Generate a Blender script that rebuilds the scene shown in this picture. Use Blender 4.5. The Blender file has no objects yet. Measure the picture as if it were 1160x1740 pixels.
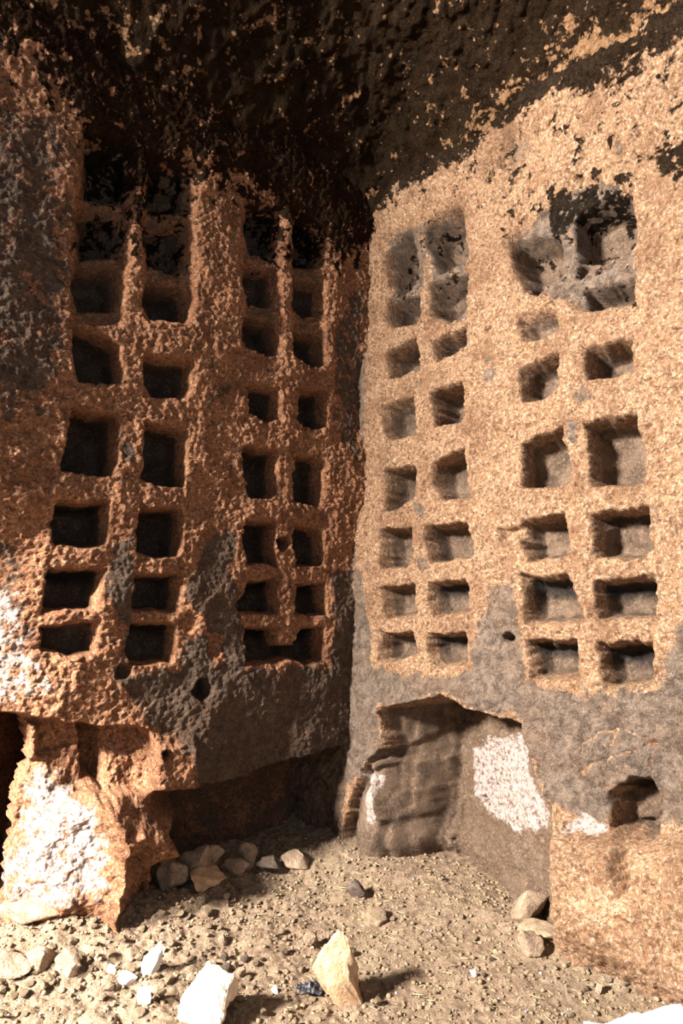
import bpy, bmesh, math, random
import numpy as np
from mathutils import Vector, Matrix

scene = bpy.context.scene
COL = scene.collection
random.seed(7)

# ------------------------------------------------------------------ camera
W, H = 1160.0, 1740.0
F = 1040.0
CAM = np.array([0.0, 0.0, 1.30])
PITCH = math.radians(10.4)
ROLL = math.radians(1.2)
_f = np.array([0, math.cos(PITCH), math.sin(PITCH)])
_r0 = np.array([1.0, 0, 0])
_u0 = np.array([0, -math.sin(PITCH), math.cos(PITCH)])
RT = _r0 * math.cos(ROLL) + _u0 * math.sin(ROLL)
UP = _u0 * math.cos(ROLL) - _r0 * math.sin(ROLL)
cam = bpy.data.cameras.new('camera')
cam.sensor_fit = 'VERTICAL'
cam.sensor_height = 36.0
cam.sensor_width = 24.0
cam.lens = 36.0 * F / H
cam.clip_start = 0.02
camo = bpy.data.objects.new('camera', cam)
COL.objects.link(camo)
M = Matrix(((RT[0], UP[0], -_f[0], CAM[0]), (RT[1], UP[1], -_f[1], CAM[1]), (RT[2], UP[2], -_f[2], CAM[2]), (0, 0, 0, 1)))
camo.matrix_world = M
scene.camera = camo

# ------------------------------------------------------------------ world, lights, exposure
world = bpy.data.worlds.new('sky')
scene.world = world
world.use_nodes = True
wn = world.node_tree.nodes
wn['Background'].inputs['Color'].default_value = (0.80, 0.88, 1.0, 1)
wn['Background'].inputs['Strength'].default_value = 0.55


def area(name, loc, target, sx, sy, energy, color):
    l = bpy.data.lights.new(name, 'AREA')
    l.shape = 'RECTANGLE'
    l.size = sx
    l.size_y = sy
    l.energy = energy
    l.color = color
    o = bpy.data.objects.new(name, l)
    o.location = loc
    o.rotation_euler = (Vector(target) - Vector(loc)).to_track_quat('-Z', 'Y').to_euler()
    COL.objects.link(o)
    return o


area('entrance_daylight', (-5.20, -1.00, 3.75), (0.1, 3.1, 1.3), 0.8, 0.8, 2700.0, (1.0, 0.94, 0.87))
_sun = bpy.data.lights.new('sun', 'SUN')
_sun.energy = 9.0
_sun.angle = math.radians(0.6)
_sun.color = (1.0, 0.95, 0.88)
_suno = bpy.data.objects.new('sun', _sun)
_suno.rotation_euler = Vector((0.60, 0.80, -0.577)).to_track_quat('-Z', 'Y').to_euler()
COL.objects.link(_suno)

scene.view_settings.view_transform = 'Standard'
scene.view_settings.look = 'None'
scene.view_settings.gamma = 1.0
scene.view_settings.use_curve_mapping = False
scene.view_settings.exposure = 0.2


# ------------------------------------------------------------------ maths helpers
def ray(x, y):
    d = _f + RT * ((x - W / 2) / F) + UP * ((H / 2 - y) / F)
    return d


def at_depth(x, y, Y):
    d = ray(x, y)
    return CAM + d * (Y / d[1])


def _hash(ix, iy, seed):
    h = (ix.astype(np.int64) * 374761393 + iy.astype(np.int64) * 668265263 + seed * 1442695041) & 0xFFFFFFFF
    h = ((h ^ (h >> 13)) * 1274126177) & 0xFFFFFFFF
    h = ((h ^ (h >> 16)) * 2246822519) & 0xFFFFFFFF
    return (h ^ (h >> 15)) & 0xFFFFFFFF


def pn(x, y, seed=0):
    ix = np.floor(x)
    iy = np.floor(y)
    fx = x - ix
    fy = y - iy
    ix = ix.astype(np.int64)
    iy = iy.astype(np.int64)
    sx = fx * fx * fx * (fx * (fx * 6 - 15) + 10)
    sy = fy * fy * fy * (fy * (fy * 6 - 15) + 10)

    def g(ax, ay, dx, dy):
        a = _hash(ax, ay, seed) * (2 * math.pi / 4294967296.0)
        return np.cos(a) * dx + np.sin(a) * dy
    a = g(ix, iy, fx, fy)
    b = g(ix + 1, iy, fx - 1, fy)
    c = g(ix, iy + 1, fx, fy - 1)
    d = g(ix + 1, iy + 1, fx - 1, fy - 1)
    return ((a + (b - a) * sx) * (1 - sy) + (c + (d - c) * sx) * sy) * 1.5


def fbm(x, y, scale, octv, seed=0, gain=0.5):
    t = 0
    a = 1.0
    for i in range(octv):
        k = 2.03 ** i / scale
        t = t + a * pn(x * k + 17.3 * i, y * k - 9.1 * i, seed + i * 13)
        a *= gain
    return t


def sstep(a, b, x):
    t = np.clip((x - a) / (b - a), 0, 1)
    return t * t * (3 - 2 * t)


def poly_sd(px, py, poly):
    """signed distance, positive inside"""
    P = np.asarray(poly, float)
    n = len(P)
    d = np.full(px.shape, 1e9)
    inside = np.zeros(px.shape, bool)
    for i in range(n):
        a = P[i]
        b = P[(i + 1) % n]
        e = b - a
        wx = px - a[0]
        wy = py - a[1]
        t = np.clip((wx * e[0] + wy * e[1]) / (e @ e + 1e-12), 0, 1)
        dx = wx - e[0] * t
        dy = wy - e[1] * t
        d = np.minimum(d, dx * dx + dy * dy)
        c = ((a[1] > py) != (b[1] > py)) & (px < (b[0] - a[0]) * (py - a[1]) / ((b[1] - a[1]) if b[1] != a[1] else 1e-12) + a[0])
        inside ^= c
    d = np.sqrt(d)
    return np.where(inside, d, -d)


# ------------------------------------------------------------------ wall frames
C_TOP = at_depth(629, 400, 3.5)
C_BOT = at_depth(584, 1440, 3.5)


class Frame:
    """u runs along the wall away from the corner, v up the wall, n into the room"""

    def __init__(self, far):
        v = C_TOP - C_BOT
        self.V = v / np.linalg.norm(v)
        o = C_BOT + self.V * ((CAM[2] - C_BOT[2]) / self.V[2])
        u = far - o
        u = u - self.V * (u @ self.V)
        self.U = u / np.linalg.norm(u)
        n = np.cross(self.U, self.V)
        if n @ (CAM - o) < 0:
            n = -n
        self.n = n
        self.o = o

    def uv(self, x, y, depth=0.0):
        d = ray(x, y)
        q = self.o - self.n * depth
        t = ((q - CAM) @ self.n) / (d @ self.n)
        p = CAM + d * t - q
        return np.array([p @ self.U, p @ self.V])

    def poly(self, pts, depth=0.0):
        return [self.uv(p[0], p[1], p[2] if len(p) > 2 else depth) for p in pts]

    def dist(self, X, Y, Z):
        return (X - self.o[0]) * self.n[0] + (Y - self.o[1]) * self.n[1] + (Z - self.o[2]) * self.n[2]


FL = Frame(at_depth(0, 1060, 2.44))
FR = Frame(at_depth(1160, 1060, 2.30))
CEIL_H = CAM[2] + 3.02


# ------------------------------------------------------------------ materials
def srgb(r, g, b):
    def f(c):
        c /= 255.0
        return c / 12.92 if c <= 0.04045 else ((c + 0.055) / 1.055) ** 2.4
    return (f(r), f(g), f(b), 1)


class NT:
    def __init__(self, name):
        self.m = bpy.data.materials.new(name)
        self.m.use_nodes = True
        self.t = self.m.node_tree
        self.b = self.t.nodes['Principled BSDF']
        self.co = self.t.nodes.new('ShaderNodeTexCoord').outputs['Object']

    def link(self, a, b):
        self.t.links.new(a, b)

    def val(self, sock, v):
        if hasattr(v, 'links'):
            self.link(v, sock)
        else:
            sock.default_value = v

    def noise(self, scale, detail=6, rough=0.6, dist=0.0, co=None):
        n = self.t.nodes.new('ShaderNodeTexNoise')
        n.inputs['Scale'].default_value = scale
        n.inputs['Detail'].default_value = detail
        n.inputs['Roughness'].default_value = rough
        n.inputs['Distortion'].default_value = dist
        self.link(co or self.co, n.inputs['Vector'])
        return n.outputs['Fac']

    def voro(self, scale, feature='F1', out='Distance', rnd=1.0):
        n = self.t.nodes.new('ShaderNodeTexVoronoi')
        n.feature = feature
        n.inputs['Scale'].default_value = scale
        n.inputs['Randomness'].default_value = rnd
        self.link(self.co, n.inputs['Vector'])
        return n.outputs[out]

    def attr(self, name):
        n = self.t.nodes.new('ShaderNodeAttribute')
        n.attribute_name = name
        return n.outputs['Fac']

    def math(self, op, a, b=0.0, c=None, clamp=False):
        n = self.t.nodes.new('ShaderNodeMath')
        n.operation = op
        n.use_clamp = clamp
        self.val(n.inputs[0], a)
        self.val(n.inputs[1], b)
        if c is not None:
            self.val(n.inputs[2], c)
        return n.outputs[0]

    def mix(self, fac, a, b, blend='MIX'):
        n = self.t.nodes.new('ShaderNodeMix')
        n.data_type = 'RGBA'
        n.blend_type = blend
        self.val(n.inputs['Factor'], fac)
        self.val(n.inputs['A'], a)
        self.val(n.inputs['B'], b)
        return n.outputs['Result']

    def step(self, x, lo, hi):
        n = self.t.nodes.new('ShaderNodeMapRange')
        n.interpolation_type = 'SMOOTHSTEP'
        self.val(n.inputs['Value'], x)
        n.inputs['From Min'].default_value = lo
        n.inputs['From Max'].default_value = hi
        return n.outputs['Result']

    def ragged(self, attr, nz, k=0.9, w=0.1):
        """attribute whose edge is broken up by noise"""
        x = self.math('ADD', attr, self.math('MULTIPLY', self.math('SUBTRACT', nz, 0.5), k))
        return self.step(x, 0.5 - w, 0.5 + w)

    def bump(self, h, dist, strength=1.0, prev=None):
        n = self.t.nodes.new('ShaderNodeBump')
        n.inputs['Strength'].default_value = strength
        n.inputs['Distance'].default_value = dist
        self.link(h, n.inputs['Height'])
        if prev is not None:
            self.link(prev, n.inputs['Normal'])
        return n.outputs['Normal']

    def done(self, color, rough=0.8, spec=0.3, normal=None):
        self.val(self.b.inputs['Base Color'], color)
        self.val(self.b.inputs['Roughness'], rough)
        self.b.inputs['Specular IOR Level'].default_value = spec
        if normal is not None:
            self.link(normal, self.b.inputs['Normal'])
        return self.m


def rock_material(name, lo, mid, hi, patina_a, patina_b, lining_a, lining_b):
    t = NT(name)
    n_big = t.noise(2.2, 5, 0.6)
    n_med = t.noise(11, 6, 0.65, 0.4)
    n_fin = t.noise(75, 5, 0.7)
    n_grit = t.noise(190, 3, 0.7)
    col = t.mix(t.step(t.noise(38, 6, 0.72, 0.3), 0.34, 0.6), lo, mid)
    col = t.mix(t.math('MULTIPLY', t.step(n_fin, 0.46, 0.68), 0.85), col, hi)
    col = t.mix(t.math('MULTIPLY', t.step(t.noise(4.5, 6, 0.65), 0.46, 0.66), 0.5), col, lo)
    # dark weathered crust, grey
    pc = t.mix(t.step(t.noise(20, 6, 0.78, 0.6), 0.36, 0.66), patina_a, patina_b)
    pc = t.mix(t.math('MULTIPLY', t.step(t.noise(6, 5, 0.65), 0.42, 0.66), 0.25), pc, lo)
    pc = t.mix(t.math('MULTIPLY', t.step(n_grit, 0.56, 0.72), 0.5), pc, hi)
    edge = t.noise(13, 6, 0.72, 0.5)
    pm = t.ragged(t.attr('patina'), edge, 2.0, 0.07)
    col = t.mix(t.math('MULTIPLY', pm, 0.93), col, pc)
    # small loose flakes of the same crust
    fl = t.step(t.noise(9, 5, 0.62, 0.8), 0.655, 0.685)
    col = t.mix(t.math('MULTIPLY', fl, 0.8), col, pc)
    # grey brown linings of the carved hollows; also corner shade painted in
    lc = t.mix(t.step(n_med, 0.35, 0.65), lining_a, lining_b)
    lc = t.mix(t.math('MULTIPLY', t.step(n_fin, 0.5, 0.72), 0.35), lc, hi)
    lm = t.ragged(t.attr('lining_and_shade'), n_med, 0.7, 0.15)
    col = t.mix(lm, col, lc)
    # pale rock colour, also painting in sun patches and glints
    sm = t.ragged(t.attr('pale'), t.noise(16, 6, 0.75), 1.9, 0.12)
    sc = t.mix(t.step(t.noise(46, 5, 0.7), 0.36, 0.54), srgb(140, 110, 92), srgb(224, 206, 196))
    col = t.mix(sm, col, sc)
    # soot
    spots = t.noise(13, 7, 0.66, 0.3)
    dots = t.voro(38, 'SMOOTH_F1')
    s_in = t.math('ADD', spots, t.math('MULTIPLY', t.step(dots, 0.42, 0.12), 0.10))
    so = t.attr('soot')
    k = t.math('SUBTRACT', t.math('MULTIPLY', so, 1.12), t.math('MULTIPLY', t.math('SUBTRACT', s_in, 0.5), 2.6))
    sootm = t.step(k, 0.42, 0.62)
    sootc = t.mix(t.step(n_med, 0.4, 0.7), (0.004, 0.0035, 0.003, 1), (0.020, 0.015, 0.010, 1))
    col = t.mix(t.math('MULTIPLY', sootm, 0.94), col, sootc)
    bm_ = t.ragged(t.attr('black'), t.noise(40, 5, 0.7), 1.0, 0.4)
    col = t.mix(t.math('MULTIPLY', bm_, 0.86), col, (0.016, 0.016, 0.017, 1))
    # relief
    h1 = t.noise(30, 6, 0.68, 0.3)
    nb = t.bump(h1, 0.045, 0.9)
    grit = t.math('ADD', t.math('MULTIPLY', n_fin, 0.7), t.math('MULTIPLY', n_grit, 0.5))
    nb = t.bump(grit, 0.038, 1.0, nb)
    rough = t.math('SUBTRACT', 0.86, t.math('MULTIPLY', t.step(n_grit, 0.5, 0.7), 0.25))
    rough = t.math('MAXIMUM', rough, sootm)
    m = t.done(col, rough, 0.22, nb)
    t.link(t.math('MULTIPLY', t.math('SUBTRACT', 1.0, sootm), 0.22), t.b.inputs['Specular IOR Level'])
    return m


M_LEFT = rock_material('orange_rock', srgb(122, 78, 54), srgb(192, 132, 94), srgb(236, 192, 150),
                       srgb(66, 56, 48), srgb(120, 102, 86), srgb(84, 67, 55), srgb(114, 93, 76))
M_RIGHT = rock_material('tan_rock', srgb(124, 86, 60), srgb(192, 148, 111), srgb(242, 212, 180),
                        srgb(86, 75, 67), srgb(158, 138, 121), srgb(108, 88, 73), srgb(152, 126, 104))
M_CEIL = rock_material('sooty_rock', srgb(122, 88, 60), srgb(172, 128, 90), srgb(214, 172, 128),
                       srgb(60, 52, 46), srgb(96, 82, 70), srgb(88, 70, 56), srgb(118, 94, 74))


def soil_material():
    t = NT('dusty_soil')
    n1 = t.noise(3.0, 5, 0.6)
    n2 = t.noise(26, 6, 0.7)
    n3 = t.noise(120, 4, 0.7)
    col = t.mix(t.step(n2, 0.35, 0.65), srgb(132, 109, 88), srgb(180, 154, 129))
    col = t.mix(t.math('MULTIPLY', t.step(n1, 0.45, 0.65), 0.5), col, srgb(164, 144, 118))
    col = t.mix(t.math('MULTIPLY', t.step(n3, 0.55, 0.75), 0.7), col, srgb(226, 208, 180))
    col = t.mix(t.math('MULTIPLY', t.step(n3, 0.42, 0.3), 0.6), col, srgb(96, 80, 64))
    nb = t.bump(n2, 0.03, 0.9)
    nb = t.bump(n3, 0.014, 0.9, nb)
    return t.done(col, 0.95, 0.1, nb)


def stone_material(name, a, b, c, scale=14):
    t = NT(name)
    n2 = t.noise(scale, 6, 0.65, 0.3)
    n3 = t.noise(scale * 8, 4, 0.7)
    col = t.mix(t.step(n2, 0.35, 0.65), a, b)
    col = t.mix(t.math('MULTIPLY', t.step(n3, 0.5, 0.72), 0.7), col, c)
    nb = t.bump(n2, 0.02, 0.8)
    nb = t.bump(n3, 0.008, 0.9, nb)
    return t.done(col, 0.88, 0.2, nb)


M_SOIL = soil_material()
M_STONE = stone_material('dusty_stone', srgb(126, 106, 88), srgb(170, 145, 121), srgb(200, 178, 152))
M_TAN = stone_material('tan_limestone', srgb(176, 138, 102), srgb(214, 180, 144), srgb(240, 218, 188), 20)
M_PALE = stone_material('pale_limestone', srgb(214, 192, 164), srgb(240, 226, 206), srgb(250, 244, 232), 12)
M_WHITE = stone_material('white_plaster', srgb(228, 226, 222), srgb(246, 245, 242), srgb(250, 250, 250), 20)
M_CLOD = stone_material('soil_clod', srgb(138, 116, 92), srgb(184, 160, 130), srgb(206, 186, 156), 30)
M_DARK = stone_material('dark_pebble', srgb(84, 72, 64), srgb(120, 104, 92), srgb(140, 124, 110), 30)


# ------------------------------------------------------------------ mesh helpers
def mesh_from(name, verts, faces, smooth=True, attrs=None):
    me = bpy.data.meshes.new(name)
    nv = len(verts)
    nf = len(faces)
    k = faces.shape[1]
    me.vertices.add(nv)
    me.vertices.foreach_set('co', np.ascontiguousarray(verts, dtype=np.float32).ravel())
    me.loops.add(nf * k)
    me.loops.foreach_set('vertex_index', np.ascontiguousarray(faces, dtype=np.int32).ravel())
    me.polygons.add(nf)
    me.polygons.foreach_set('loop_start', np.arange(0, nf * k, k, dtype=np.int32))
    me.polygons.foreach_set('loop_total', np.full(nf, k, dtype=np.int32))
    if smooth:
        me.polygons.foreach_set('use_smooth', np.ones(nf, dtype=bool))
    me.update(calc_edges=True)
    for an, av in (attrs or {}).items():
        a = me.attributes.new(an, 'FLOAT', 'POINT')
        a.data.foreach_set('value', np.ascontiguousarray(av, dtype=np.float32).ravel())
    return me


def link(name, me, mat=None, parent=None, **props):
    o = bpy.data.objects.new(name, me)
    COL.objects.link(o)
    if mat is not None:
        me.materials.clear()
        me.materials.append(mat)
    if parent is not None:
        o.parent = parent
    for k, v in props.items():
        o[k] = v
    return o


def grid_faces(nu, nv):
    i = np.arange(nu * nv).reshape(nv, nu)
    return np.stack([i[:-1, :-1], i[:-1, 1:], i[1:, 1:], i[1:, :-1]], -1).reshape(-1, 4)


def submesh(name, V, Fc, sel, attrs):
    f = Fc[sel]
    used, inv = np.unique(f, return_inverse=True)
    return mesh_from(name, V[used], inv.reshape(-1, 4), True, {k: a[used] for k, a in attrs.items()})


# ------------------------------------------------------------------ the niches, outlines read on the wall faces
LEFT_NICHES = [
    # name, outline, depth, softness
    ([(152, 225), (228, 240), (230, 310), (215, 335), (145, 325), (148, 280)], .12, 1.8, 0),
    ([(138, 345), (215, 350), (218, 400), (205, 425), (145, 425), (137, 390)], .14, 1.8, 0),
    ([(140, 440), (205, 450), (210, 480), (205, 515), (140, 518), (126, 485), (128, 455)], .18, 1.3, 0),
    ([(127, 545), (165, 560), (207, 585), (209, 620), (206, 650), (135, 645), (127, 610)], .22, 1, 0),
    ([(124, 691), (201, 702), (204, 735), (199, 780), (192, 806), (108, 797), (108, 780), (118, 735)], .24, .7, 0),
    ([(100, 852), (187, 852), (187, 880), (180, 927), (160, 929), (97, 922), (92, 888)], .22, .8, .28),
    ([(92, 966), (180, 965), (172, 1000), (167, 1035), (78, 1037), (82, 1005)], .20, .8, .4),
    ([(77, 1065), (168, 1057), (167, 1113), (125, 1118), (80, 1105)], .13, .9, 0),
    ([(262, 262), (325, 285), (330, 350), (258, 350), (252, 310)], .10, 1.8, 0),
    ([(250, 370), (325, 375), (328, 440), (312, 458), (262, 438), (250, 400)], .13, 1.6, 0),
    ([(252, 470), (325, 485), (327, 530), (318, 548), (275, 538), (248, 515)], .18, 1.2, 0),
    ([(250, 598), (325, 613), (327, 660), (312, 678), (262, 668), (250, 648)], .2, 1, 0),
    ([(250, 716), (320, 730), (318, 775), (313, 828), (270, 826), (243, 812), (245, 770)], .23, .7, 0),
    ([(240, 862), (313, 863), (310, 905), (302, 945), (268, 949), (233, 936), (234, 900)], .23, .7, 0),
    ([(236, 976), (307, 977), (307, 1010), (302, 1037), (228, 1035), (230, 1005)], .2, .8, .2),
    ([(226, 1063), (305, 1060), (302, 1090), (293, 1125), (225, 1132), (220, 1100)], .18, 1, .3),
    ([(423, 345), (475, 355), (478, 410), (465, 428), (432, 425), (423, 390)], .16, 1.2, 0),
    ([(418, 450), (475, 455), (476, 490), (468, 515), (420, 510), (414, 480)], .17, 1.2, 0),
    ([(416, 535), (472, 545), (475, 580), (470, 603), (440, 598), (416, 580)], .19, 1, 0),
    ([(424, 650), (472, 660), (477, 690), (475, 712), (452, 714), (427, 698)], .2, 1, 0),
    ([(418, 756), (475, 766), (474, 830), (465, 847), (425, 846), (416, 800)], .22, .7, 0),
    ([(418, 885), (470, 888), (467, 920), (472, 960), (418, 957), (415, 920)], .22, .7, 0),
    ([(425, 988), (474, 986), (474, 1045), (412, 1042), (400, 1030), (415, 1010)], .2, .8, .35),
    ([(417, 1069), (474, 1067), (474, 1095), (505, 1098), (505, 1120), (474, 1125), (440, 1131), (415, 1128)], .2, .8, .35),
    ([(500, 365), (530, 375), (550, 400), (553, 450), (505, 445), (498, 400)], .14, 1.4, 0),
    ([(502, 475), (552, 480), (552, 530), (525, 532), (505, 520)], .17, 1.2, 0),
    ([(502, 560), (547, 570), (552, 620), (530, 624), (503, 600)], .18, 1, 0),
    ([(510, 660), (555, 665), (556, 722), (540, 729), (508, 717)], .2, .9, 0),
    ([(507, 772), (550, 780), (550, 858), (505, 852), (503, 815)], .2, .7, 0),
    ([(503, 893), (548, 900), (553, 950), (545, 962), (505, 960), (500, 925)], .2, .7, 0),
    ([(507, 993), (555, 993), (555, 1045), (505, 1045)], .2, .8, .3),
    ([(515, 1069), (552, 1067), (552, 1124), (525, 1130), (500, 1122), (500, 1098)], .2, .8, .35),
]
RIGHT_NICHES = [
    ([(657, 425), (697, 395), (703, 470), (672, 498), (655, 480)], .12, 1.4, 0),
    ([(653, 505), (705, 500), (710, 540), (665, 555), (653, 540)], .13, 1.2, 0),
    ([(655, 600), (703, 570), (708, 622), (660, 645)], .14, 1, 0),
    ([(648, 688), (697, 672), (700, 735), (655, 744), (648, 730)], .15, 1, 0),
    ([(649, 795), (700, 790), (704, 840), (670, 865), (650, 865)], .16, .8, 0),
    ([(645, 900), (697, 897), (699, 940), (690, 965), (648, 965)], .16, .8, 0),
    ([(645, 998), (697, 990), (703, 1040), (650, 1052)], .14, .9, 0),
    ([(641, 1077), (696, 1076), (704, 1110), (655, 1125), (640, 1120)], .14, .9, .15),
    ([(722, 385), (780, 355), (788, 430), (740, 460), (722, 415)], .12, 1.4, 0),
    ([(728, 478), (787, 462), (788, 520), (760, 545), (733, 532)], .12, 1.3, 0),
    ([(733, 580), (785, 553), (788, 585), (740, 614)], .12, 1, 0),
    ([(728, 665), (782, 650), (786, 712), (735, 725)], .15, .9, 0),
    ([(732, 785), (786, 763), (791, 842), (745, 848), (733, 820)], .15, .8, 0),
    ([(724, 893), (788, 888), (798, 945), (730, 957), (724, 930)], .16, .8, 0),
    ([(724, 990), (788, 986), (793, 1040), (735, 1045), (724, 1020)], .14, .9, .45),
    ([(724, 1080), (788, 1076), (790, 1128), (740, 1133), (726, 1115)], .13, 1, .45),
    ([(865, 405), (940, 390), (950, 465), (890, 485), (868, 440)], .11, 1.4, 0),
    ([(878, 535), (935, 525), (946, 555), (920, 572), (885, 575)], .08, 1.4, 0),
    ([(880, 622), (945, 600), (949, 655), (920, 680), (884, 678)], .11, 1, 0),
    ([(884, 752), (952, 727), (967, 800), (963, 822), (886, 828)], .16, .8, 0),
    ([(885, 885), (957, 872), (965, 942), (900, 953), (886, 930)], .15, .9, 0),
    ([(885, 978), (960, 978), (985, 1030), (990, 1055), (890, 1060)], .14, 1, .48),
    ([(892, 1090), (975, 1088), (985, 1150), (900, 1155)], .13, 1, .48),
    ([(970, 365), (1020, 330), (1060, 325), (1075, 370), (1075, 405), (1010, 435), (975, 435)], .13, 1.3, 0),
    ([(980, 485), (1072, 465), (1073, 508), (1000, 522), (983, 505)], .10, 1.1, 0),
    ([(990, 590), (1067, 573), (1075, 628), (995, 643)], .12, 1, 0),
    ([(992, 720), (1080, 702), (1090, 765), (1093, 820), (1005, 822)], .18, .8, 0),
    ([(1005, 872), (1095, 860), (1103, 930), (1090, 945), (1010, 945)], .16, .9, .25),
    ([(1010, 985), (1107, 980), (1111, 1050), (1018, 1052)], .15, 1, .5),
    ([(1017, 1095), (1107, 1090), (1112, 1160), (1030, 1172)], .14, 1, .55),
]


class Wall:
    def __init__(self, fr, u0, u1, v0, v1, res, seed):
        self.fr = fr
        nu = int((u1 - u0) / res) + 1
        nv = int((v1 - v0) / res) + 1
        self.nu, self.nv = nu, nv
        self.U, self.Vv = np.meshgrid(np.linspace(u0, u1, nu), np.linspace(v0, v1, nv))
        U, V = self.U, self.Vv
        self.seed = seed
        # coordinates warped by noise, so that every outline comes out ragged
        self.wu = U + 0.010 * fbm(U, V, .09, 3, seed + 1) + .003 * fbm(U, V, .025, 2, seed + 3)
        self.wv = V + 0.010 * fbm(U, V, .09, 3, seed + 2) + .003 * fbm(U, V, .025, 2, seed + 4)
        self.D = np.zeros_like(U)
        self.at = {k: np.zeros_like(U) for k in ('patina', 'soot', 'lining_and_shade', 'pale', 'black')}
        self.region = np.zeros(U.shape, np.int32)
        self.hole = np.zeros_like(U)
        self.shear = np.zeros_like(U)
        self.calm = np.zeros_like(U)

    def sd(self, pts, depth=0.0):
        return poly_sd(self.wu, self.wv, self.fr.poly(pts, depth))

    def mask(self, pts, w=0.03, depth=0.0):
        return sstep(-w, w, self.sd(pts, depth))

    def win(self, poly, pad):
        P = np.array(poly)
        return ((self.U > P[:, 0].min() - pad) & (self.U < P[:, 0].max() + pad) &
                (self.Vv > P[:, 1].min() - pad) & (self.Vv < P[:, 1].max() + pad))

    def niche(self, idx, pts, depth, soft, black):
        poly = self.fr.poly(pts)
        m = self.win(poly, .12)
        s = poly_sd(self.wu[m], self.wv[m], poly)
        st = np.clip((s + .008 * soft) / (.036 * soft), 0, 1)
        st = .5 * st + .5 * st * st * (3 - 2 * st)
        wear = .012 * soft * np.exp(-np.abs(s) / (.022 * soft)) * (s < .02)
        u, v = self.U[m], self.Vv[m]
        P = np.array(poly)
        cv = (v - P[:, 1].min()) / (P[:, 1].max() - P[:, 1].min())
        back = depth * (1 + .10 * fbm(u, v, .2, 2, self.seed + 40 + idx)) + .03 * np.clip(s / .1, 0, 1)
        back = back - .05 * np.clip(.35 - cv, 0, 1) * depth / .15
        self.D[m] += wear
        self.hole[m] = np.maximum(self.hole[m], st * back)
        self.at['lining_and_shade'][m] = np.maximum(self.at['lining_and_shade'][m], sstep(.002, .02 * soft, s))
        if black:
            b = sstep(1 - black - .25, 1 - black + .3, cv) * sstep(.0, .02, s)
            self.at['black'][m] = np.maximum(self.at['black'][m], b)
        r = self.region[m]
        r[st > .45] = idx
        self.region[m] = r

    def pit(self, x, y, rpx, depth, idx=0, sy=1.0, soft=1.0, lining_and_shade=.6):
        c = self.fr.uv(x, y)
        r = abs(self.fr.uv(x + rpx, y)[0] - self.fr.uv(x - rpx, y)[0]) / 2
        ry = abs(self.fr.uv(x, y + rpx * sy)[1] - self.fr.uv(x, y - rpx * sy)[1]) / 2
        q = np.sqrt(((self.wu - c[0]) / r) ** 2 + ((self.wv - c[1]) / ry) ** 2)
        st = 1 - sstep(1 - .45 * soft, 1 + .12 * soft, q)
        self.hole = np.maximum(self.hole, st * depth)
        self.at['lining_and_shade'] = np.maximum(self.at['lining_and_shade'], st * lining_and_shade)
        if idx:
            self.region[st > .4] = idx

    def lump(self, x, y, rx, ry, amp):
        """rounded swelling towards the room"""
        c = self.fr.uv(x, y)
        a = abs(self.fr.uv(x + rx, y)[0] - self.fr.uv(x - rx, y)[0]) / 2
        b = abs(self.fr.uv(x, y + ry)[1] - self.fr.uv(x, y - ry)[1]) / 2
        q = ((self.wu - c[0]) / a) ** 2 + ((self.wv - c[1]) / b) ** 2
        self.D -= amp * np.exp(-q * 1.2)

    def stain(self, name, pts, w=.05, amp=1.0):
        s = self.sd(pts)
        self.at[name] = np.maximum(self.at[name], amp * sstep(-w, w, s))

    def finish(self, name, mat, label, parts):
        U, V, s = self.U, self.Vv, self.seed
        D = self.D + self.hole
        inner = np.clip(self.hole / .1, 0, 1)
        amp = 1 - .55 * inner
        vt = CEIL_H - .5 - CAM[2]
        D -= .10 * np.clip((V - (vt - .5)) / .5, 0, 1.0) ** 2
        amp = amp * (1 - .75 * self.calm) * (1 - .45 * np.clip(self.at['patina'], 0, 1))
        D += .028 * fbm(U, V, .55, 3, s + 20)
        D += amp * (.013 * fbm(U, V, .13, 3, s + 24) + .009 * fbm(U, V, .026, 3, s + 28, .6))
        pits = fbm(U, V, .05, 2, s + 33)
        D += amp * .014 * np.clip(pits - .42, 0, 1)
        fr = self.fr
        P = fr.o + (U - self.shear)[..., None] * fr.U + V[..., None] * fr.V - D[..., None] * fr.n
        VV = P.reshape(-1, 3)
        Fc = grid_faces(self.nu, self.nv)
        # faces look into the room
        if np.cross(fr.U, fr.V) @ fr.n < 0:
            Fc = Fc[:, ::-1]
        at = {k: a.ravel() for k, a in self.at.items()}
        reg = self.region.ravel()
        fr_ = np.max(reg[Fc], axis=1)
        root = link(name, submesh(name, VV, Fc, fr_ == 0, at), mat, None, kind='structure', label=label, category='wall')
        for idx in range(1, int(reg.max()) + 1):
            sel = fr_ == idx
            if sel.any():
                nm, lb = parts(idx)
                o = link(nm, submesh(nm, VV, Fc, sel, at), mat, root)
                if lb:
                    o['label'] = lb
        return root


RES = 0.0058
# ================================================================== left wall
L = Wall(FL, -0.06, 2.75, -1.55, 3.05, RES, 100)
for i, (p, d, s, b) in enumerate(LEFT_NICHES):
    L.niche(i + 1, p, d, s, b)
nl = len(LEFT_NICHES)
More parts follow.
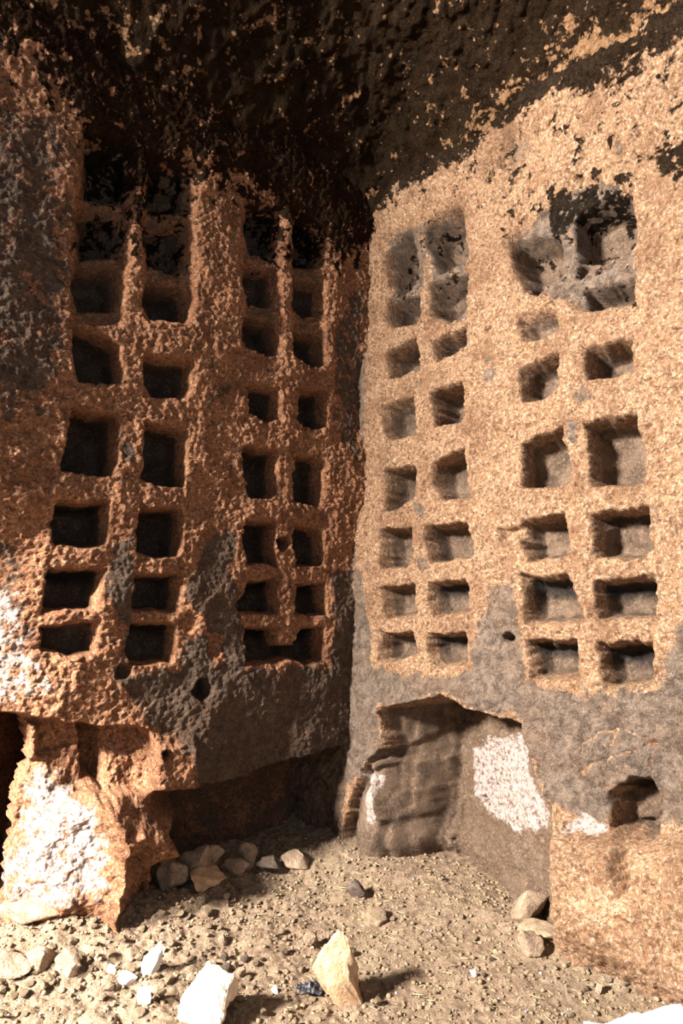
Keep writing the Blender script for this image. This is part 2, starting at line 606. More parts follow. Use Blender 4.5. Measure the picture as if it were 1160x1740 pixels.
# dividers worn back in the upper tiers
for pts, d in [([(150, 215), (235, 230), (222, 430), (205, 545), (130, 545), (132, 380)], .055),
               ([(255, 262), (335, 285), (332, 470), (322, 545), (255, 540), (250, 400)], .05),
               ([(420, 345), (478, 355), (476, 600), (418, 590)], .03),
               ([(498, 365), (552, 385), (552, 620), (502, 610)], .035)]:
    m = L.mask(pts, .03)
    L.D += d * m
    L.at['lining_and_shade'] = np.maximum(L.at['lining_and_shade'], .50 * m)
L.pit(483, 922, 13, .12, nl + 1, 1.0)
L.pit(345, 1172, 15, .12, nl + 2, 1.2)
L.pit(322, 1058, 16, .03, 0, 1.2, 1, .0)
L.pit(366, 1092, 15, .03, 0, 1.8, 1, .0)
L.pit(215, 765, 9, .012, 0, 1.6, 1, .0)
L.pit(213, 1142, 14, .05, 0, 1.0)
# the bottom of the wall: lip, broken blocks, the deep undercut, the bright foot and the dark doorway
u_, v_ = L.U, L.Vv
# towards the left edge the lower face rounds back
q_ = np.clip((u_ - FL.uv(170, 1100)[0]) / (FL.uv(0, 1100)[0] - FL.uv(170, 1100)[0]), 0, 1.7)
L.D += .13 * q_ ** 1.7 * sstep(FL.uv(60, 820)[1], FL.uv(60, 1020)[1], v_)
lip = L.mask([(-700, 1205), (0, 1216), (60, 1222), (110, 1230), (180, 1238), (252, 1241), (262, 1262), (258, 1345), (190, 1347), (190, 1900), (-700, 1900)], .010)
L.D += .13 * lip
blk = L.mask([(190, 1290), (252, 1290), (250, 1345), (195, 1345)], .012)
crev = L.mask([(152, 1238), (188, 1240), (186, 1345), (160, 1330)], .014)
L.D += .11 * crev * lip - .02 * blk
L.D += -.05 * L.mask([(245, 1255), (330, 1265), (332, 1343), (250, 1345)], .03)
L.D += -.045 * L.mask([(58, 1235), (74, 1238), (78, 1300), (68, 1310)], .012)
L.D += .022 * L.mask([(78, 1236), (140, 1240), (140, 1275), (80, 1300)], .012)
L.pit(275, 1280, 9, .06)
und = L.mask([(190, 1350), (240, 1346), (330, 1344), (400, 1331), (480, 1300), (600, 1266), (800, 1200), (800, 1900), (265, 1900), (268, 1480), (300, 1440), (245, 1400)], .022)
und = und * sstep(FL.uv(225, 1450)[0], FL.uv(345, 1450)[0], u_)
u_r = FL.uv(215, 1450, -.14)[0]
u_l = FL.uv(20, 1400, .20)[0]
tt = (u_ - u_r) / (u_l - u_r) + .16 * fbm(u_, v_, .22, 3, 188)
foot = L.mask([(-30, 1330, .2), (45, 1290, .15), (75, 1300, .1), (130, 1348), (200, 1360), (262, 1450), (240, 1900), (-200, 1900)], .05)
D_foot = -.14 + .34 * np.clip(tt, 0, 1.4) + .5 * np.clip(-tt, 0, 1)
L.D = L.D * (1 - foot) + D_foot * foot
L.D = L.D * (1 - und) + .44 * und
L.at['lining_and_shade'] = np.maximum(L.at['lining_and_shade'], .55 * und)
und2 = L.mask([(215, 1400), (330, 1370), (300, 1440), (250, 1460)], .05)
L.D -= .13 * und2
L.lump(300, 1400, 45, 40, .10)
L.lump(230, 1390, 30, 35, .06)
L.pit(455, 1330, 22, .62, 0, .7)
L.pit(360, 1340, 22, .6, 0, .5)
dw = L.mask([(-170, 1212, 0), (34, 1224, .12), (46, 1262, .16), (44, 1300, .16), (26, 1335, .2), (12, 1430, .22), (0, 1560, .22), (-190, 1640, .2)], .016)
L.D = L.D * (1 - dw) + 1.6 * dw
L.shear = .7 * np.clip(L.D - .35, 0, 9) * sstep(.0, .2, dw)
L.region[dw > .5] = nl + 3
und_sel = (und > .5) & (dw < .5) & (L.region == 0)
L.region[und_sel] = nl + 4
# crusts and soot, partly painting in light and shade
L.stain('patina', [(180, 1000), (195, 925), (222, 915), (228, 960), (226, 1060), (212, 1140), (225, 1150), (310, 1130), (312, 1000), (340, 930), (368, 905), (395, 900), (402, 950), (405, 1010), (412, 1060), (416, 1135),
                   (560, 1132), (562, 975), (610, 960), (610, 1270), (480, 1302), (330, 1345), (300, 1262), (262, 1235), (230, 1190), (195, 1160), (215, 1080)], .07, .92)
L.stain('pale', [(-80, 930), (20, 925), (50, 1010), (70, 1110), (110, 1180), (60, 1200), (-80, 1205)], .09, .52)  # paler crust, painting in the raking sun glints along the left edge
L.stain('pale', [(20, 1420, .2), (50, 1300, .15), (110, 1310, .1), (150, 1360), (190, 1420, -.1), (195, 1520, -.1), (0, 1560, .1)], .06, .62)  # whiter limestone of the foot, with its sun patch painted in
L.stain('patina', [(568, 560), (602, 480), (620, 480), (612, 800), (585, 760), (565, 720)], .04, .62)  # mottled crust strip that also paints in the shade beside the corner
L.stain('patina', [(-200, 150), (110, 200), (130, 420), (118, 620), (60, 720), (-200, 760)], .15, .68)  # mottled crust, strengthened to paint in the shade at upper left
L.stain('patina', [(210, 745), (228, 750), (226, 785), (212, 785)], .02, 1)
L.stain('patina', [(-200, 930), (30, 900), (75, 1000), (60, 1100), (-200, 1200)], .08, .5)
L.stain('patina', [(345, 600), (395, 640), (400, 760), (350, 720)], .06, .45)
for q in [[(305, 1030), (345, 1040), (350, 1075), (320, 1090)], [(350, 1075), (380, 1080), (378, 1130), (360, 1140)], [(385, 960), (400, 950), (405, 1000)]]:
    L.at['patina'] *= 1 - L.mask(q, .02)
L.stain('soot', [(-400, 60), (60, 130), (130, 230), (180, 300), (250, 330), (330, 300), (400, 325), (450, 380), (520, 420), (600, 450), (760, 470), (760, -500), (-400, -500)], .30, .84)
L.stain('soot', [(130, 200), (240, 230), (340, 300), (340, 470), (215, 440), (130, 440)], .12, .44)  # soot, made heavier to paint in the weak light on the top niches
L.stain('soot', [(415, 340), (560, 360), (560, 470), (415, 440)], .1, .44)


def left_parts(i):
    if i <= nl:
        return 'niche', None
    return {nl + 1: ('peg_hole', 'small round hole between two niches'), nl + 2: ('peg_hole', 'small oval hole in grey crust below the niches'),
            nl + 3: ('doorway', 'dark opening at the foot of the wall'), nl + 4: ('undercut', 'deep dark hollow under the overhanging wall')}[i]


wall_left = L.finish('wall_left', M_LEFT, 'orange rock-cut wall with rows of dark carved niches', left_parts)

# ================================================================== right wall
R = Wall(FR, -0.75, 2.6, -1.55, 3.05, RES, 300)
for i, (p, d, s, b) in enumerate(RIGHT_NICHES):
    up_ = sum(q[1] for q in p) / len(p) < 700
    R.niche(i + 1, p, d * (1.6 if up_ else 1.15), s * (.95 if up_ else 1.15), b)
nr = len(RIGHT_NICHES)
for pts, d in [([(655, 410), (705, 385), (788, 355), (790, 540), (735, 545), (720, 430), (708, 550), (655, 550)], .03),
               ([(865, 400), (945, 330), (1000, 300), (1070, 320), (1075, 410), (1075, 515), (985, 520), (890, 490)], .045)]:
    m = R.mask(pts, .035)
    R.D += d * m
    R.at['patina'] = np.maximum(R.at['patina'], .66 * m)
    R.at['soot'] = np.maximum(R.at['soot'], .30 * m)
R.pit(860, 1082, 9, .09, nr + 1)
# faint lines scratched through the grey crust
SCRATCH = [[(985, 1232), (990, 1262), (988, 1312)], [(988, 1312), (1038, 1286), (1062, 1280), (1110, 1262)], [(1050, 1240), (1034, 1262), (1032, 1312)],
           [(1060, 1240), (1108, 1262), (1138, 1272)], [(1110, 1262), (1104, 1308)], [(990, 1262), (1020, 1246), (1050, 1240)]]
R.pit(905, 488, 10, .10, nr + 2)
R.pit(980, 450, 10, .08, nr + 3)
R.pit(1007, 452, 6, .05)
R.pit(764, 535, 8, .05)
R.pit(880, 262, 30, .07, 0, 1.0, 1.3, .5)
R.pit(615, 425, 14, .12, 0, 3.2)
R.D += .05 * R.mask([(845, 897), (884, 893), (886, 916), (846, 920)], .012)
u_, v_ = R.U, R.Vv
# V-shaped hollow at the foot of the wall
cave_pts = [(650, 1203), (690, 1198), (748, 1184), (790, 1208), (880, 1231), (893, 1272), (905, 1330), (935, 1372), (943, 1480), (948, 1900), (560, 1900), (588, 1420), (612, 1335), (628, 1288), (650, 1272)]
cave = R.mask(cave_pts, .012)
uL = FR.uv(640, 1350)[0]
uV = FR.uv(782, 1370, .5)[0]
uR = FR.uv(942, 1420)[0]
t1 = np.clip((u_ - uL) / (uV - uL), 0, 1)
t2 = np.clip((u_ - uV) / (uR - uV), 0, 1)
D_c = np.where(u_ < uV, .10 + .40 * t1, .50 - .42 * t2)
# tool strokes
D_c = D_c + .045 * pn(t1 * 4.5 + .3 * pn(u_ * 4, v_ * 4, 5), v_ * 1.4, 61) * (u_ < uV) * sstep(0, .15, t1) * sstep(1, .85, t1)
R.calm = np.maximum(R.calm, cave * (u_ < uV))
R.D = R.D * (1 - cave) + D_c * cave
# projecting jamb, rubble foot and step inside the hollow
R.lump(622, 1370, 26, 80, .10)
R.lump(612, 1460, 28, 60, .08)
R.lump(672, 1445, 45, 34, .12)
R.D -= .05 * R.mask([(645, 1202), (700, 1200), (690, 1240), (655, 1270)], .015)
R.D -= .06 * R.mask([(625, 1295), (685, 1300), (672, 1400), (640, 1400)], .02)
R.D += .05 * R.mask([(652, 1300), (662, 1380), (650, 1400), (628, 1310)], .012)
R.D -= .03 * R.mask([(735, 1330), (785, 1325), (785, 1480), (735, 1480)], .012, .45)
R.pit(745, 1382, 8, .05, 0, 1, 1)
# swelling block at the right
blkm = sstep(-.02, .10, R.sd([(935, 1374), (985, 1404), (1040, 1408), (1100, 1425), (1160, 1410), (1700, 1390), (1700, 2100), (948, 2100)]))
R.D -= .17 * blkm
low = sstep(0, .3, FR.uv(1000, 1540)[1] - v_) * blkm
R.D += .16 * low
hol = R.mask([(1040, 1350), (1072, 1328), (1106, 1330), (1116, 1372), (1108, 1425), (1085, 1440), (1045, 1405)], .018)
R.D += .17 * hol
R.D += .09 * R.mask([(1052, 1415), (1078, 1412), (1092, 1470), (1105, 1515), (1080, 1510)], .022)
R.region[(hol > .5)] = nr + 5
R.region[(cave > .5)] = nr + 4
# crusts and soot, with some sunlight and shade painted in
R.stain('patina', [(795, 1140), (812, 1065), (832, 998), (872, 990), (882, 1060), (890, 1160), (1000, 1182), (1125, 1172), (1124, 1110), (1165, 1050), (1700, 1000), (1700, 1440), (1125, 1400), (1112, 1330), (1040, 1340),
                   (1035, 1385), (1000, 1395), (935, 1365), (905, 1322), (885, 1225), (790, 1200), (750, 1180), (690, 1195), (648, 1200), (645, 1275), (600, 1330), (580, 1330), (590, 1140), (606, 960), (616, 980), (632, 1135), (720, 1150)], .06, .92)
R.stain('patina', [(612, 470), (626, 470), (620, 760), (606, 760)], .015, .7)
R.stain('patina', [(808, 600), (850, 590), (845, 640), (815, 660)], .05, .5)
R.stain('patina', [(1050, 655), (1080, 655), (1075, 690), (1055, 685)], .03, .6)
R.stain('patina', [(960, 715), (985, 720), (975, 755), (960, 740)], .02, .8)
R.stain('patina', [(960, 660), (1000, 640), (1010, 680), (970, 690)], .03, .55)
R.stain('patina', [(700, 850), (720, 855), (722, 885), (705, 880)], .02, .7)
R.stain('soot', [(905, 355), (950, 318), (1070, 288), (1075, 330), (980, 370), (930, 405)], .06, .62)
R.stain('soot', [(1085, 255), (1170, 210), (1300, 190), (1300, 290), (1160, 300), (1100, 300)], .09, .66)
for ln_ in SCRATCH:
    for (xa_, ya_), (xb_, yb_) in zip(ln_[:-1], ln_[1:]):
        a_, b_ = FR.uv(xa_, ya_), FR.uv(xb_, yb_)
        e_ = b_ - a_
        t_ = np.clip(((R.wu - a_[0]) * e_[0] + (R.wv - a_[1]) * e_[1]) / (e_ @ e_), 0, 1)
        g_ = np.hypot(R.wu - a_[0] - e_[0] * t_, R.wv - a_[1] - e_[1] * t_)
        k_ = 1 - sstep(.003, .011, g_)
        R.at['patina'] *= 1 - .5 * k_
        R.D += .006 * k_
R.stain('pale', [(803, 1275, .44), (830, 1255, .36), (888, 1250, .22), (900, 1330, .18), (928, 1380, .13), (925, 1405, .13), (880, 1412, .24), (830, 1385, .36), (806, 1350, .44)], .05, 1)  # patch of sunlight painted on the hollow's right side
R.stain('pale', [(640, 1305, .1), (678, 1315, .16), (668, 1395, .16), (654, 1395, .14)], .02, .8)
R.stain('pale', [(985, 1385), (1035, 1400), (1020, 1420), (970, 1410)], .03, .9)  # sun glints on the block's upper edge, painted pale
R.at['lining_and_shade'] = np.maximum(R.at['lining_and_shade'], cave * np.where(u_ < uV, .9, .62))
R.at['lining_and_shade'] = np.maximum(R.at['lining_and_shade'], hol * .75)
R.at['lining_and_shade'] = np.maximum(R.at['lining_and_shade'], sstep(.03, -.03, u_))  # brown that paints in the shade behind the corner
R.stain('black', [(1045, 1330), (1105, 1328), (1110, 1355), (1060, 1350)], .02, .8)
R.stain('soot', [(520, 430), (560, 420), (640, 372), (720, 335), (800, 280), (860, 235), (905, 210), (1000, 175), (1100, 130), (1160, 90), (1250, 30), (1300, -500), (520, -500)], .14, .92)
R.stain('soot', [(600, 480), (640, 420), (800, 330), (860, 420), (1090, 310), (1300, 270), (1300, 0), (600, 200)], .15, .30)


def right_parts(i):
    if i <= nr:
        return 'niche', None
    return {nr + 1: ('peg_hole', None), nr + 2: ('peg_hole', None), nr + 3: ('peg_hole', None),
            nr + 4: ('hollow', 'wedge-shaped dark hollow with sunlight painted pale on one side'), nr + 5: ('socket', 'round socket cut into the swelling block')}[i]


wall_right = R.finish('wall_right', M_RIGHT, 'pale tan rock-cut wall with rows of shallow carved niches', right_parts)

# ================================================================== added wall, unseen left of the camera, with openings shaped to mask the sun
ya, za = np.meshgrid(np.arange(-7.0, 2.0, .045), np.arange(-.1, 9.0, .045))
hole_ = poly_sd(ya + .05 * fbm(ya, za, .3, 3, 950), za + .05 * fbm(ya, za, .3, 3, 951), [(-2.4, -.3), (-2.4, 3.0), (-1.05, 3.12), (-.95, 3.5), (-.86, 3.75), (-.78, 4.25), (-.25, 4.25), (-.2, -.3)])
xa = -3.63 + .06 * fbm(ya, za, .5, 4, 952)
Fc = grid_faces(ya.shape[1], ya.shape[0])
hole_ = np.maximum(hole_, poly_sd(ya + .05 * fbm(ya, za, .3, 3, 956), za, [(-.7, .3), (-.7, 4.1), (.16, 4.1), (.30, 3.05), (.42, 2.85), (.8, 2.75), (.8, .3)]))
# an added gap higher up, shaped so dappled sun falls on the right block
_S = np.array([-.60, -.80, .577])
_gap = []
for _x, _y in [(950, 1385), (1000, 1392), (1050, 1415), (1120, 1385), (1165, 1370), (1165, 1620), (1080, 1590), (965, 1520)]:
    _q = FR.uv(_x, _y, -.12)
    _p = FR.o + FR.n * .12 + FR.U * _q[0] + FR.V * _q[1]
    _p = _p + _S * ((-3.63 - _p[0]) / _S[0])
    _gap.append((_p[1], _p[2]))
gap_ = poly_sd(ya, za, _gap)
gap_ = np.where(fbm(ya, za, .22, 2, 955) > .02, gap_, -1)
hole_ = np.maximum(hole_, gap_)
sel = (hole_.ravel()[Fc] < 0).all(1)
sun_mask_wall = link('sun_mask_wall', submesh('sun_mask_wall', np.stack([xa, ya, za], -1).reshape(-1, 3), Fc, sel, {}), M_LEFT, None, kind='structure',
                     label='added rock wall unseen left of the view, pierced to shape the sunlight', category='wall')
md = sun_mask_wall.modifiers.new('thickness', 'SOLIDIFY')
md.thickness = .12
md.offset = 1 if False else -1

# ================================================================== ceiling
res = .011
xs = np.arange(-3.7, 2.9, res)
ys = np.arange(-0.6, 4.1, res)
X, Y = np.meshgrid(xs, ys)
zz = np.full_like(X, CEIL_H - .25)
dl = FL.dist(X, Y, zz)
dr = FR.dist(X, Y, zz)
k = .45
hh = np.clip(.5 + .5 * (dr - dl) / k, 0, 1)
dm = dr * (1 - hh) + dl * hh - k * hh * (1 - hh) * .6
rr = 1.0
cove = np.clip(1 - dm / rr, 0, 1.3)
Z = CEIL_H - .52 * cove ** 2.2 - .03 * fbm(X, Y, .6, 3, 501) - .022 * fbm(X, Y, .13, 3, 505) - .010 * fbm(X, Y, .04, 3, 509, .6)
Z -= .03 * np.clip(fbm(X, Y, .12, 2, 515) - .35, 0, 1)
VV = np.stack([X, Y, Z], -1).reshape(-1, 3)
Fc = grid_faces(len(xs), len(ys))[:, ::-1]
keep = ((dl > -.08) & (dr > -.08)).ravel()
sel = keep[Fc].all(1)
sd_ = FR.dist(X, Y, zz)
soot = np.full_like(X, .80) + .10 * fbm(X, Y, .5, 3, 530)
soot = soot - .40 * sstep(.34, .0, dr) * sstep(.2, 1.0, X)
soot = soot - .14 * sstep(.7, .05, dl) * sstep(.3, 1.2, -X)
at = {'soot': soot.ravel()}
for nm in ('patina', 'lining_and_shade', 'pale', 'black'):
    at[nm] = np.zeros(X.size)
link('ceiling', submesh('ceiling', VV, Fc, sel, at), M_CEIL, None, kind='structure', label='soot-blackened rock ceiling with pale flaked spots', category='ceiling')


# ================================================================== floor
def floor_z(X, Y, detail=True):
    z0 = np.full_like(X, .05)
    dl = FL.dist(X, Y, z0)
    dr = FR.dist(X, Y, z0)
    z = .10 * np.exp(-np.clip(dl, 0, 9) / .28) + .09 * np.exp(-np.clip(dr, 0, 9) / .30)
    z = z + .05 * np.exp(-(((X + .9) / .35) ** 2 + ((Y - 2.7) / .3) ** 2))
    z = z + .018 * fbm(X, Y, .6, 3, 701)
    if detail:
        rough = .55 + .45 * sstep(.3, -.4, X)
        z = z + rough * (.016 * fbm(X, Y, .11, 3, 705) + .012 * np.abs(fbm(X, Y, .045, 3, 709, .6)))
        z = z + rough * .010 * np.clip(fbm(X, Y, .06, 2, 715) - .1, 0, 1)
    return z


res = .0085
xs = np.arange(-2.9, 2.7, res)
ys = np.concatenate([np.arange(-.8, 1.45, .03), np.arange(1.45, 4.4, res)])
X, Y = np.meshgrid(xs, ys)
Z = floor_z(X, Y)
VV = np.stack([X, Y, Z], -1).reshape(-1, 3)
zf = np.full_like(X, .05)
keep = ((FL.dist(X, Y, zf) > -.75) & (FR.dist(X, Y, zf) > -.75)).ravel()
Fc = grid_faces(len(xs), len(ys))
sel = keep[Fc].all(1)
link('floor', submesh('floor', VV, Fc, sel, {}), M_SOIL, None, kind='structure', label='dusty trodden soil floor strewn with crumbs', category='floor')


def fz(x, y):
    return float(floor_z(np.array([x]), np.array([y]))[0])


def on_floor(px, py):
    d = ray(px, py)
    t = (0 - CAM[2]) / d[2]
    for _ in range(12):
        p = CAM + d * t
        t = (fz(p[0], p[1]) - CAM[2]) / d[2]
    return CAM + d * t


# ================================================================== stones
def rock_mesh(name, seed, size, sub=3, facets=9, rough=.10, taper=0.0):
    rng = random.Random(seed)
    bm = bmesh.new()
    bmesh.ops.create_icosphere(bm, subdivisions=sub, radius=1.0)
    planes = []
    for i in range(facets):
        v = Vector((rng.gauss(0, 1), rng.gauss(0, 1), rng.gauss(0, 1))).normalized()
        planes.append((v, rng.uniform(.38, .74)))
    for v in bm.verts:
        c = v.co.copy()
        for n, d in planes:
            e = c.dot(n) - d
            if e > 0:
                c -= n * e * .96
        v.co = c
    co = np.array([v.co[:] for v in bm.verts])
    off = seed * 3.7
    nz = fbm(co[:, 0] + off + co[:, 2] * .7, co[:, 1] - off + co[:, 2] * .6, .7, 4, seed, .6)
    ln = np.linalg.norm(co, axis=1)[:, None]
    co = co * (1 + rough * nz[:, None])
    if taper:
        kx = 1 - taper * np.clip((co[:, 2] + .8) / 1.7, 0, 1)
        co[:, 0] *= kx
        co[:, 1] *= kx
    co[:, 0] *= size[0] / (np.ptp(co[:, 0]))
    co[:, 1] *= size[1] / (np.ptp(co[:, 1]))
    co[:, 2] *= size[2] / (np.ptp(co[:, 2]))
    co[:, 0] -= (co[:, 0].max() + co[:, 0].min()) / 2
    co[:, 1] -= (co[:, 1].max() + co[:, 1].min()) / 2
    co[:, 2] -= co[:, 2].min()
    for v, c in zip(bm.verts, co):
        v.co = c
    me = bpy.data.meshes.new(name)
    bm.to_mesh(me)
    bm.free()
    if sub >= 3:
        for p in me.polygons:
            p.use_smooth = True
    return me


def stone(name, px, py, w, h, mat, label, seed, cat='stone', depth=.8, sub=4, facets=10, rough=.12, taper=0., rz=0., sink=.12, tilt=0., lift=0., group=None):
    """px,py = foot of the stone in the photo; w,h = its size there in pixels"""
    p = on_floor(px, py)
    s = p[1] / F * 1.08
    sz = (w * s, w * s * depth, h * s * 1.12)
    me = rock_mesh(name, seed, sz, sub, facets, rough, taper)
    o = link(name, me, mat, None, label=label, category=cat)
    o.location = (p[0], p[1] + sz[1] * .3, fz(p[0], p[1] + sz[1] * .3) - sz[2] * sink + lift)
    o.rotation_euler = (0, tilt, rz)
    if group:
        o['group'] = group
    return o


stone('stone', 345, 1755, 84, 84, M_PALE, 'sunlit pale stone cut off by the bottom edge', 11, taper=.35, facets=12, sub=5, rough=.2)
stone('stone', 568, 1712, 78, 92, M_TAN, 'upright pointed tan stone beside the black scrap', 23, taper=.62, facets=8, depth=.5, tilt=.12, sink=.08, sub=5, rough=.2)
stone('stone', 290, 1508, 48, 38, M_STONE, 'rounded dusty stone, leftmost of the heap under the overhang', 31)
stone('stone', 326, 1504, 50, 48, M_STONE, 'upright dusty stone in the middle of the heap under the overhang', 37, depth=.6)
stone('stone', 352, 1492, 44, 34, M_STONE, 'angular stone lying on top of the heap under the overhang', 41, lift=.035)
stone('stone', 350, 1522, 52, 26, M_TAN, 'flat pale stone in front of the heap under the overhang', 43)
stone('stone', 419, 1478, 28, 36, M_STONE, 'small squarish stone standing alone under the dark overhang', 47, depth=.7)
stone('stone', 455, 1490, 36, 20, M_DARK, 'dark jagged clod right of the squarish stone', 53)
stone('stone', 395, 1500, 44, 20, M_STONE, 'low dusty stone between heap and squarish stone', 57)
stone('stone', 500, 1482, 44, 22, M_STONE, 'low rubble stone near the corner of the walls', 59)
stone('stone', 55, 1570, 130, 40, M_STONE, 'broad flat sunlit stone near the left edge', 61, depth=.5, sink=.3)
stone('stone', 15, 1440, 46, 34, M_STONE, 'stone lying at the dark doorway', 67)
stone('stone', 60, 1650, 42, 32, M_STONE, 'lump half buried near the lower left edge', 71, sink=.25)
stone('stone', 112, 1655, 40, 28, M_STONE, 'lump with a dark gap on its left, lower left', 73, sink=.25)
stone('stone', 15, 1660, 60, 36, M_STONE, 'broad lump touching the lower left edge', 79, sink=.25)
stone('stone', 908, 1575, 58, 42, M_STONE, 'big rounded stone in front of the swelling rock block', 83)
stone('stone', 922, 1600, 60, 22, M_CLOD, 'flat dusty clod just below the big rounded stone', 87, sink=.3)
stone('stone', 905, 1628, 36, 32, M_STONE, 'smaller stone casting a shadow, below the big rounded one', 89)
stone('stone', 925, 1525, 66, 34, M_CLOD, 'dusty heap stone at the mouth of the hollow', 97, sink=.3)
stone('stone', 888, 1500, 40, 24, M_CLOD, 'clod inside the mouth of the hollow', 101, sink=.25)
stone('stone', 1012, 1655, 26, 14, M_DARK, 'small dark elongated pebble at lower right', 103)
stone('stone', 1075, 1640, 30, 22, M_STONE, 'stone at the foot of the swelling block', 107)
stone('stone', 1092, 1655, 24, 18, M_STONE, 'little stone below the one at the block foot', 109)
stone('stone', 636, 1572, 38, 22, M_CLOD, 'flat clod left of centre on the open floor', 113, sink=.3)
stone('stone', 605, 1530, 26, 20, M_DARK, 'dark clod at the far left of the hollow floor', 127)
stone('stone', 1020, 1690, 14, 14, M_STONE, 'tiny half-ring shaped pebble near the white sheet', 131)
# pebbles lying together
for i, (px, py, w) in enumerate([(360, 1647, 11), (379, 1637, 13), (384, 1652, 12), (398, 1646, 11), (415, 1634, 12), (409, 1661, 13), (377, 1605, 14), (322, 1676, 14), (527, 1609, 20)]):
    stone('pebble', px, py, w, w * .85, M_DARK if i in (1, 2, 4) else M_STONE, 'small rounded pebble in the cluster above the pale stone' if i < 8 else 'little brown stone above the upright pointed stone', 140 + i, 'pebble', sub=2, facets=3,
          group='pebbles in the cluster' if i < 8 else None)
# white fragments
for i, (px, py, w, h, lb) in enumerate([(247, 1655, 26, 46, 'long white plaster flake standing on the rubble'), (215, 1680, 26, 18, 'white chip left of the long plaster flake'),
                                        (243, 1708, 22, 24, 'white chip below the long plaster flake'), (276, 1620, 8, 8, 'tiny white chip right of the long plaster flake'),
                                        (188, 1655, 14, 12, 'small whitish chip left of the plaster pieces'), (466, 1690, 11, 10, 'white chip left of the black scrap'), (805, 1660, 11, 11, 'white chip with a dark shadow on the open floor')]):
    stone('plaster_chip', px, py, w, h, M_WHITE, lb, 160 + i, 'chip', sub=2, facets=8, depth=.5, taper=.3 if i == 0 else 0, rough=.2, tilt=.35 if i == 0 else 0)


# black crumpled scrap beside the pointed stone
def scrap():
    p = on_floor(528, 1685)
    t = NT('black_plastic')
    n = t.noise(60, 4, .6)
    m = t.done(t.mix(n, (.008, .008, .012, 1), (.05, .05, .06, 1)), .35, .5, t.bump(n, .01, .8))
    n_ = 36
    g = np.linspace(-1, 1, n_)
    A, B = np.meshgrid(g, g)
    R_ = np.sqrt(A * A + B * B)
    z = .022 * (1 - np.clip(R_, 0, 1)) + .016 * np.abs(fbm(A + 5, B, .5, 3, 811)) + .003
    x = A * .058 * (1 + .35 * fbm(A, B, .9, 2, 813))
    y = B * .034 * (1 + .35 * fbm(A, B, .9, 2, 817))
    keep = (R_ < 1.0 + .25 * fbm(A, B, .4, 2, 819)).ravel()
    Fc = grid_faces(n_, n_)
    me = submesh('black_scrap', np.stack([x, y, z], -1).reshape(-1, 3), Fc, keep[Fc].all(1), {})
    o = link('black_scrap', me, m, None, label='crumpled black plastic scrap left of the pointed stone', category='scrap')
    o.location = (p[0], p[1], fz(p[0], p[1]) + .002)
    md = o.modifiers.new('thickness', 'SOLIDIFY')
    md.thickness = .002


scrap()


# white creased sheet at the bottom right corner
def sheet():
    a = on_floor(992, 1764)
    b = on_floor(1170, 1728)
    t = NT('white_sheet')
    n1 = t.noise(9, 5, .6, 1.2)
    v = t.math('ABSOLUTE', t.math('SUBTRACT', n1, .5))
    line = t.step(v, .018, .004)
    n2 = t.noise(4, 3, .5)
    line = t.math('MULTIPLY', line, t.step(n2, .5, .6))
    col = t.mix(t.math('MULTIPLY', line, .8), srgb(246, 246, 246), srgb(110, 104, 100))
    m = t.done(col, .5, .3, t.bump(n1, .01, .5))
    d = (b - a) / np.linalg.norm(b - a)
    nrm = np.array([d[1], -d[0], 0])
    nx, ny = 60, 36
    s = np.linspace(0, .34, nx)
    r = np.linspace(0, .20, ny)
    S, Rr = np.meshgrid(s, r)
    edge = .006 * fbm(S, Rr * 0, .12, 3, 901)
    P = a[None, None] + S[..., None] * d + (Rr + edge * (Rr < .02))[..., None] * nrm
    Zf = floor_z(P[..., 0], P[..., 1], False)
    P[..., 2] = Zf + .030 + .012 * fbm(S, Rr, .12, 3, 903) + .014 * np.exp(-Rr / .03)
    base = P[0, 0].copy()
    me = mesh_from('paper_sheet', (P - base).reshape(-1, 3), grid_faces(nx, ny)[:, ::-1], True)
    o = link('paper_sheet', me, m, None, label='white creased sheet at the bottom right corner', category='sheet')
    o.location = base
    md = o.modifiers.new('thickness', 'SOLIDIFY')
    md.thickness = .004


sheet()

# ---- countable clods: the larger loose lumps scattered over the soil
rng = random.Random(5)
clods = [rock_mesh('clod', 900 + i, (1, rng.uniform(.7, 1), rng.uniform(.5, .8)), 2, 6, .18) for i in range(8)]
for m_ in clods:
    m_.materials.append(M_CLOD)


def scatter_point(left):
    while True:
        px = rng.uniform(0, 1160)
        py = rng.uniform(1490, 1738)
        if rng.random() > (1.0 if px < 480 else .45):
            continue
        p = on_floor(px, py)
        z0 = np.array(.05)
        if FL.dist(p[0], p[1], .05) < .03 or FR.dist(p[0], p[1], .05) < .04:
            continue
        return p


for i in range(170):
    p = scatter_point(True)
    s = rng.uniform(.016, .040) * (1.1 if p[0] < -.1 else .85)
    o = bpy.data.objects.new('clod', rng.choice(clods))
    COL.objects.link(o)
    o.scale = (s, s, s)
    o.rotation_euler = (0, 0, rng.uniform(0, 6.28))
    o.location = (p[0], p[1], fz(p[0], p[1]) - .15 * s)
    left = p[0] < -.1
    o['label'] = 'loose dusty soil clod among the rubble on the left floor' if left else 'loose dusty soil clod on the finer right floor'
    o['category'] = 'clod'
    o['group'] = 'soil clods on the left floor' if left else 'soil clods on the right floor'


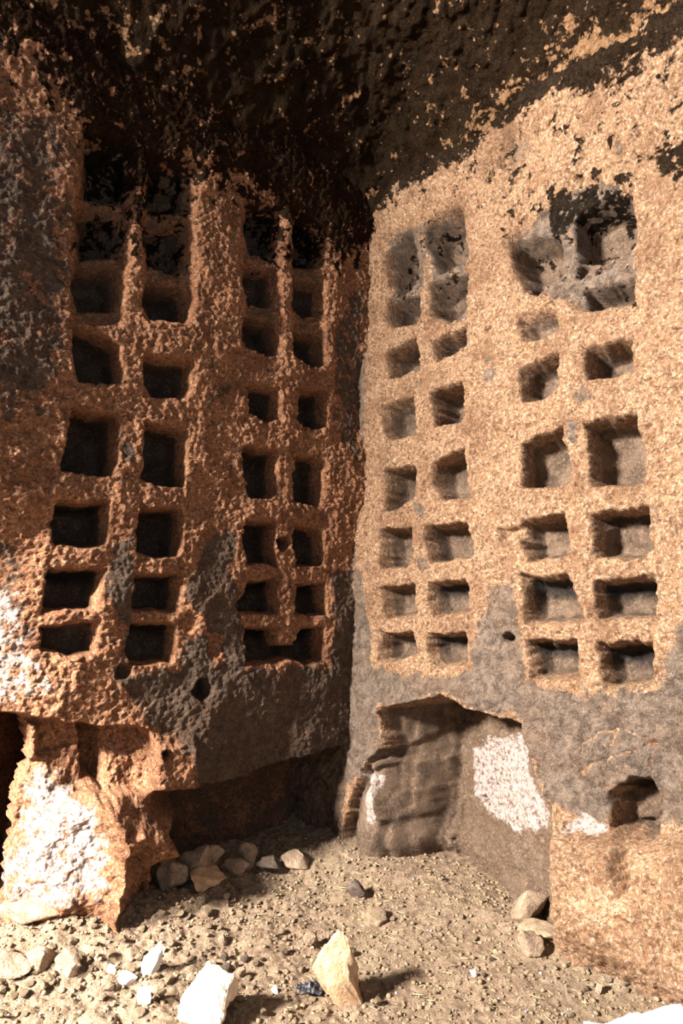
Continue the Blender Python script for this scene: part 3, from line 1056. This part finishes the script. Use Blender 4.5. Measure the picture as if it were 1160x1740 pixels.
# ---- stuff: crumbs, white flecks and straw
def scatter_mesh(name, n, smin, smax, mat, label, cat, seed, bias, shape='crumb'):
    rs = np.random.RandomState(seed)
    if shape == 'crumb':
        bm = bmesh.new()
        bmesh.ops.create_icosphere(bm, subdivisions=1, radius=.5)
        bv = np.array([v.co[:] for v in bm.verts])
        bf = np.array([[v.index for v in f.verts] for f in bm.faces])
        bm.free()
    else:
        bv = np.array([[-.5, -.03, 0], [.5, -.03, 0], [.5, .03, 0], [-.5, .03, 0], [-.5, 0, .05], [.5, 0, .05]])
        bf = np.array([[0, 1, 5], [0, 5, 4], [2, 3, 4], [2, 4, 5], [1, 2, 5], [3, 0, 4], [0, 3, 2], [0, 2, 1]])
    X = rs.uniform(-1.7, 1.7, n * 5)
    Y = rs.uniform(1.55, 3.6, n * 5)
    z0 = np.full_like(X, .05)
    ok = (FL.dist(X, Y, z0) > -.34) & (FR.dist(X, Y, z0) > -.34) & (rs.uniform(0, 1, n * 5) < np.where(X < -.1, bias, 1.0))
    X, Y = X[ok][:n], Y[ok][:n]
    n = len(X)
    Z = floor_z(X, Y)
    s = smin + (smax - smin) * rs.uniform(0, 1, n) ** 2.5
    a = rs.uniform(0, 6.283, n)
    jit = 1 + .25 * rs.uniform(-1, 1, (n, len(bv), 3)) if shape == 'crumb' else np.ones((n, len(bv), 3))
    q = bv[None] * jit * s[:, None, None]
    if shape == 'crumb':
        q[..., 2] *= .75
    c, si = np.cos(a)[:, None], np.sin(a)[:, None]
    P = np.stack([q[..., 0] * c - q[..., 1] * si + X[:, None], q[..., 0] * si + q[..., 1] * c + Y[:, None], q[..., 2] + Z[:, None] + (s * .15)[:, None]], -1)
    faces = (bf[None] + (np.arange(n) * len(bv))[:, None, None]).reshape(-1, 3)
    link(name, mesh_from(name, P.reshape(-1, 3), faces, False), mat, None, kind='stuff', label=label, category=cat)


scatter_mesh('soil_crumbs', 9000, .005, .022, M_CLOD, 'countless small soil crumbs covering the floor', 'crumbs', 1, 1.0)
scatter_mesh('dark_crumbs', 900, .004, .012, M_DARK, 'tiny dark droppings and grit over the floor', 'grit', 2, .6)
scatter_mesh('white_flecks', 260, .004, .012, M_WHITE, 'tiny white shell and plaster flecks over the floor', 'flecks', 3, .45)
tm = NT('dry_straw')
M_STRAW = tm.done(tm.mix(tm.noise(20), srgb(196, 170, 110), srgb(224, 204, 150)), .7, .2)
scatter_mesh('straw_bits', 900, .012, .045, M_STRAW, 'short bits of dry straw over the right floor', 'straw', 4, .12, 'straw')
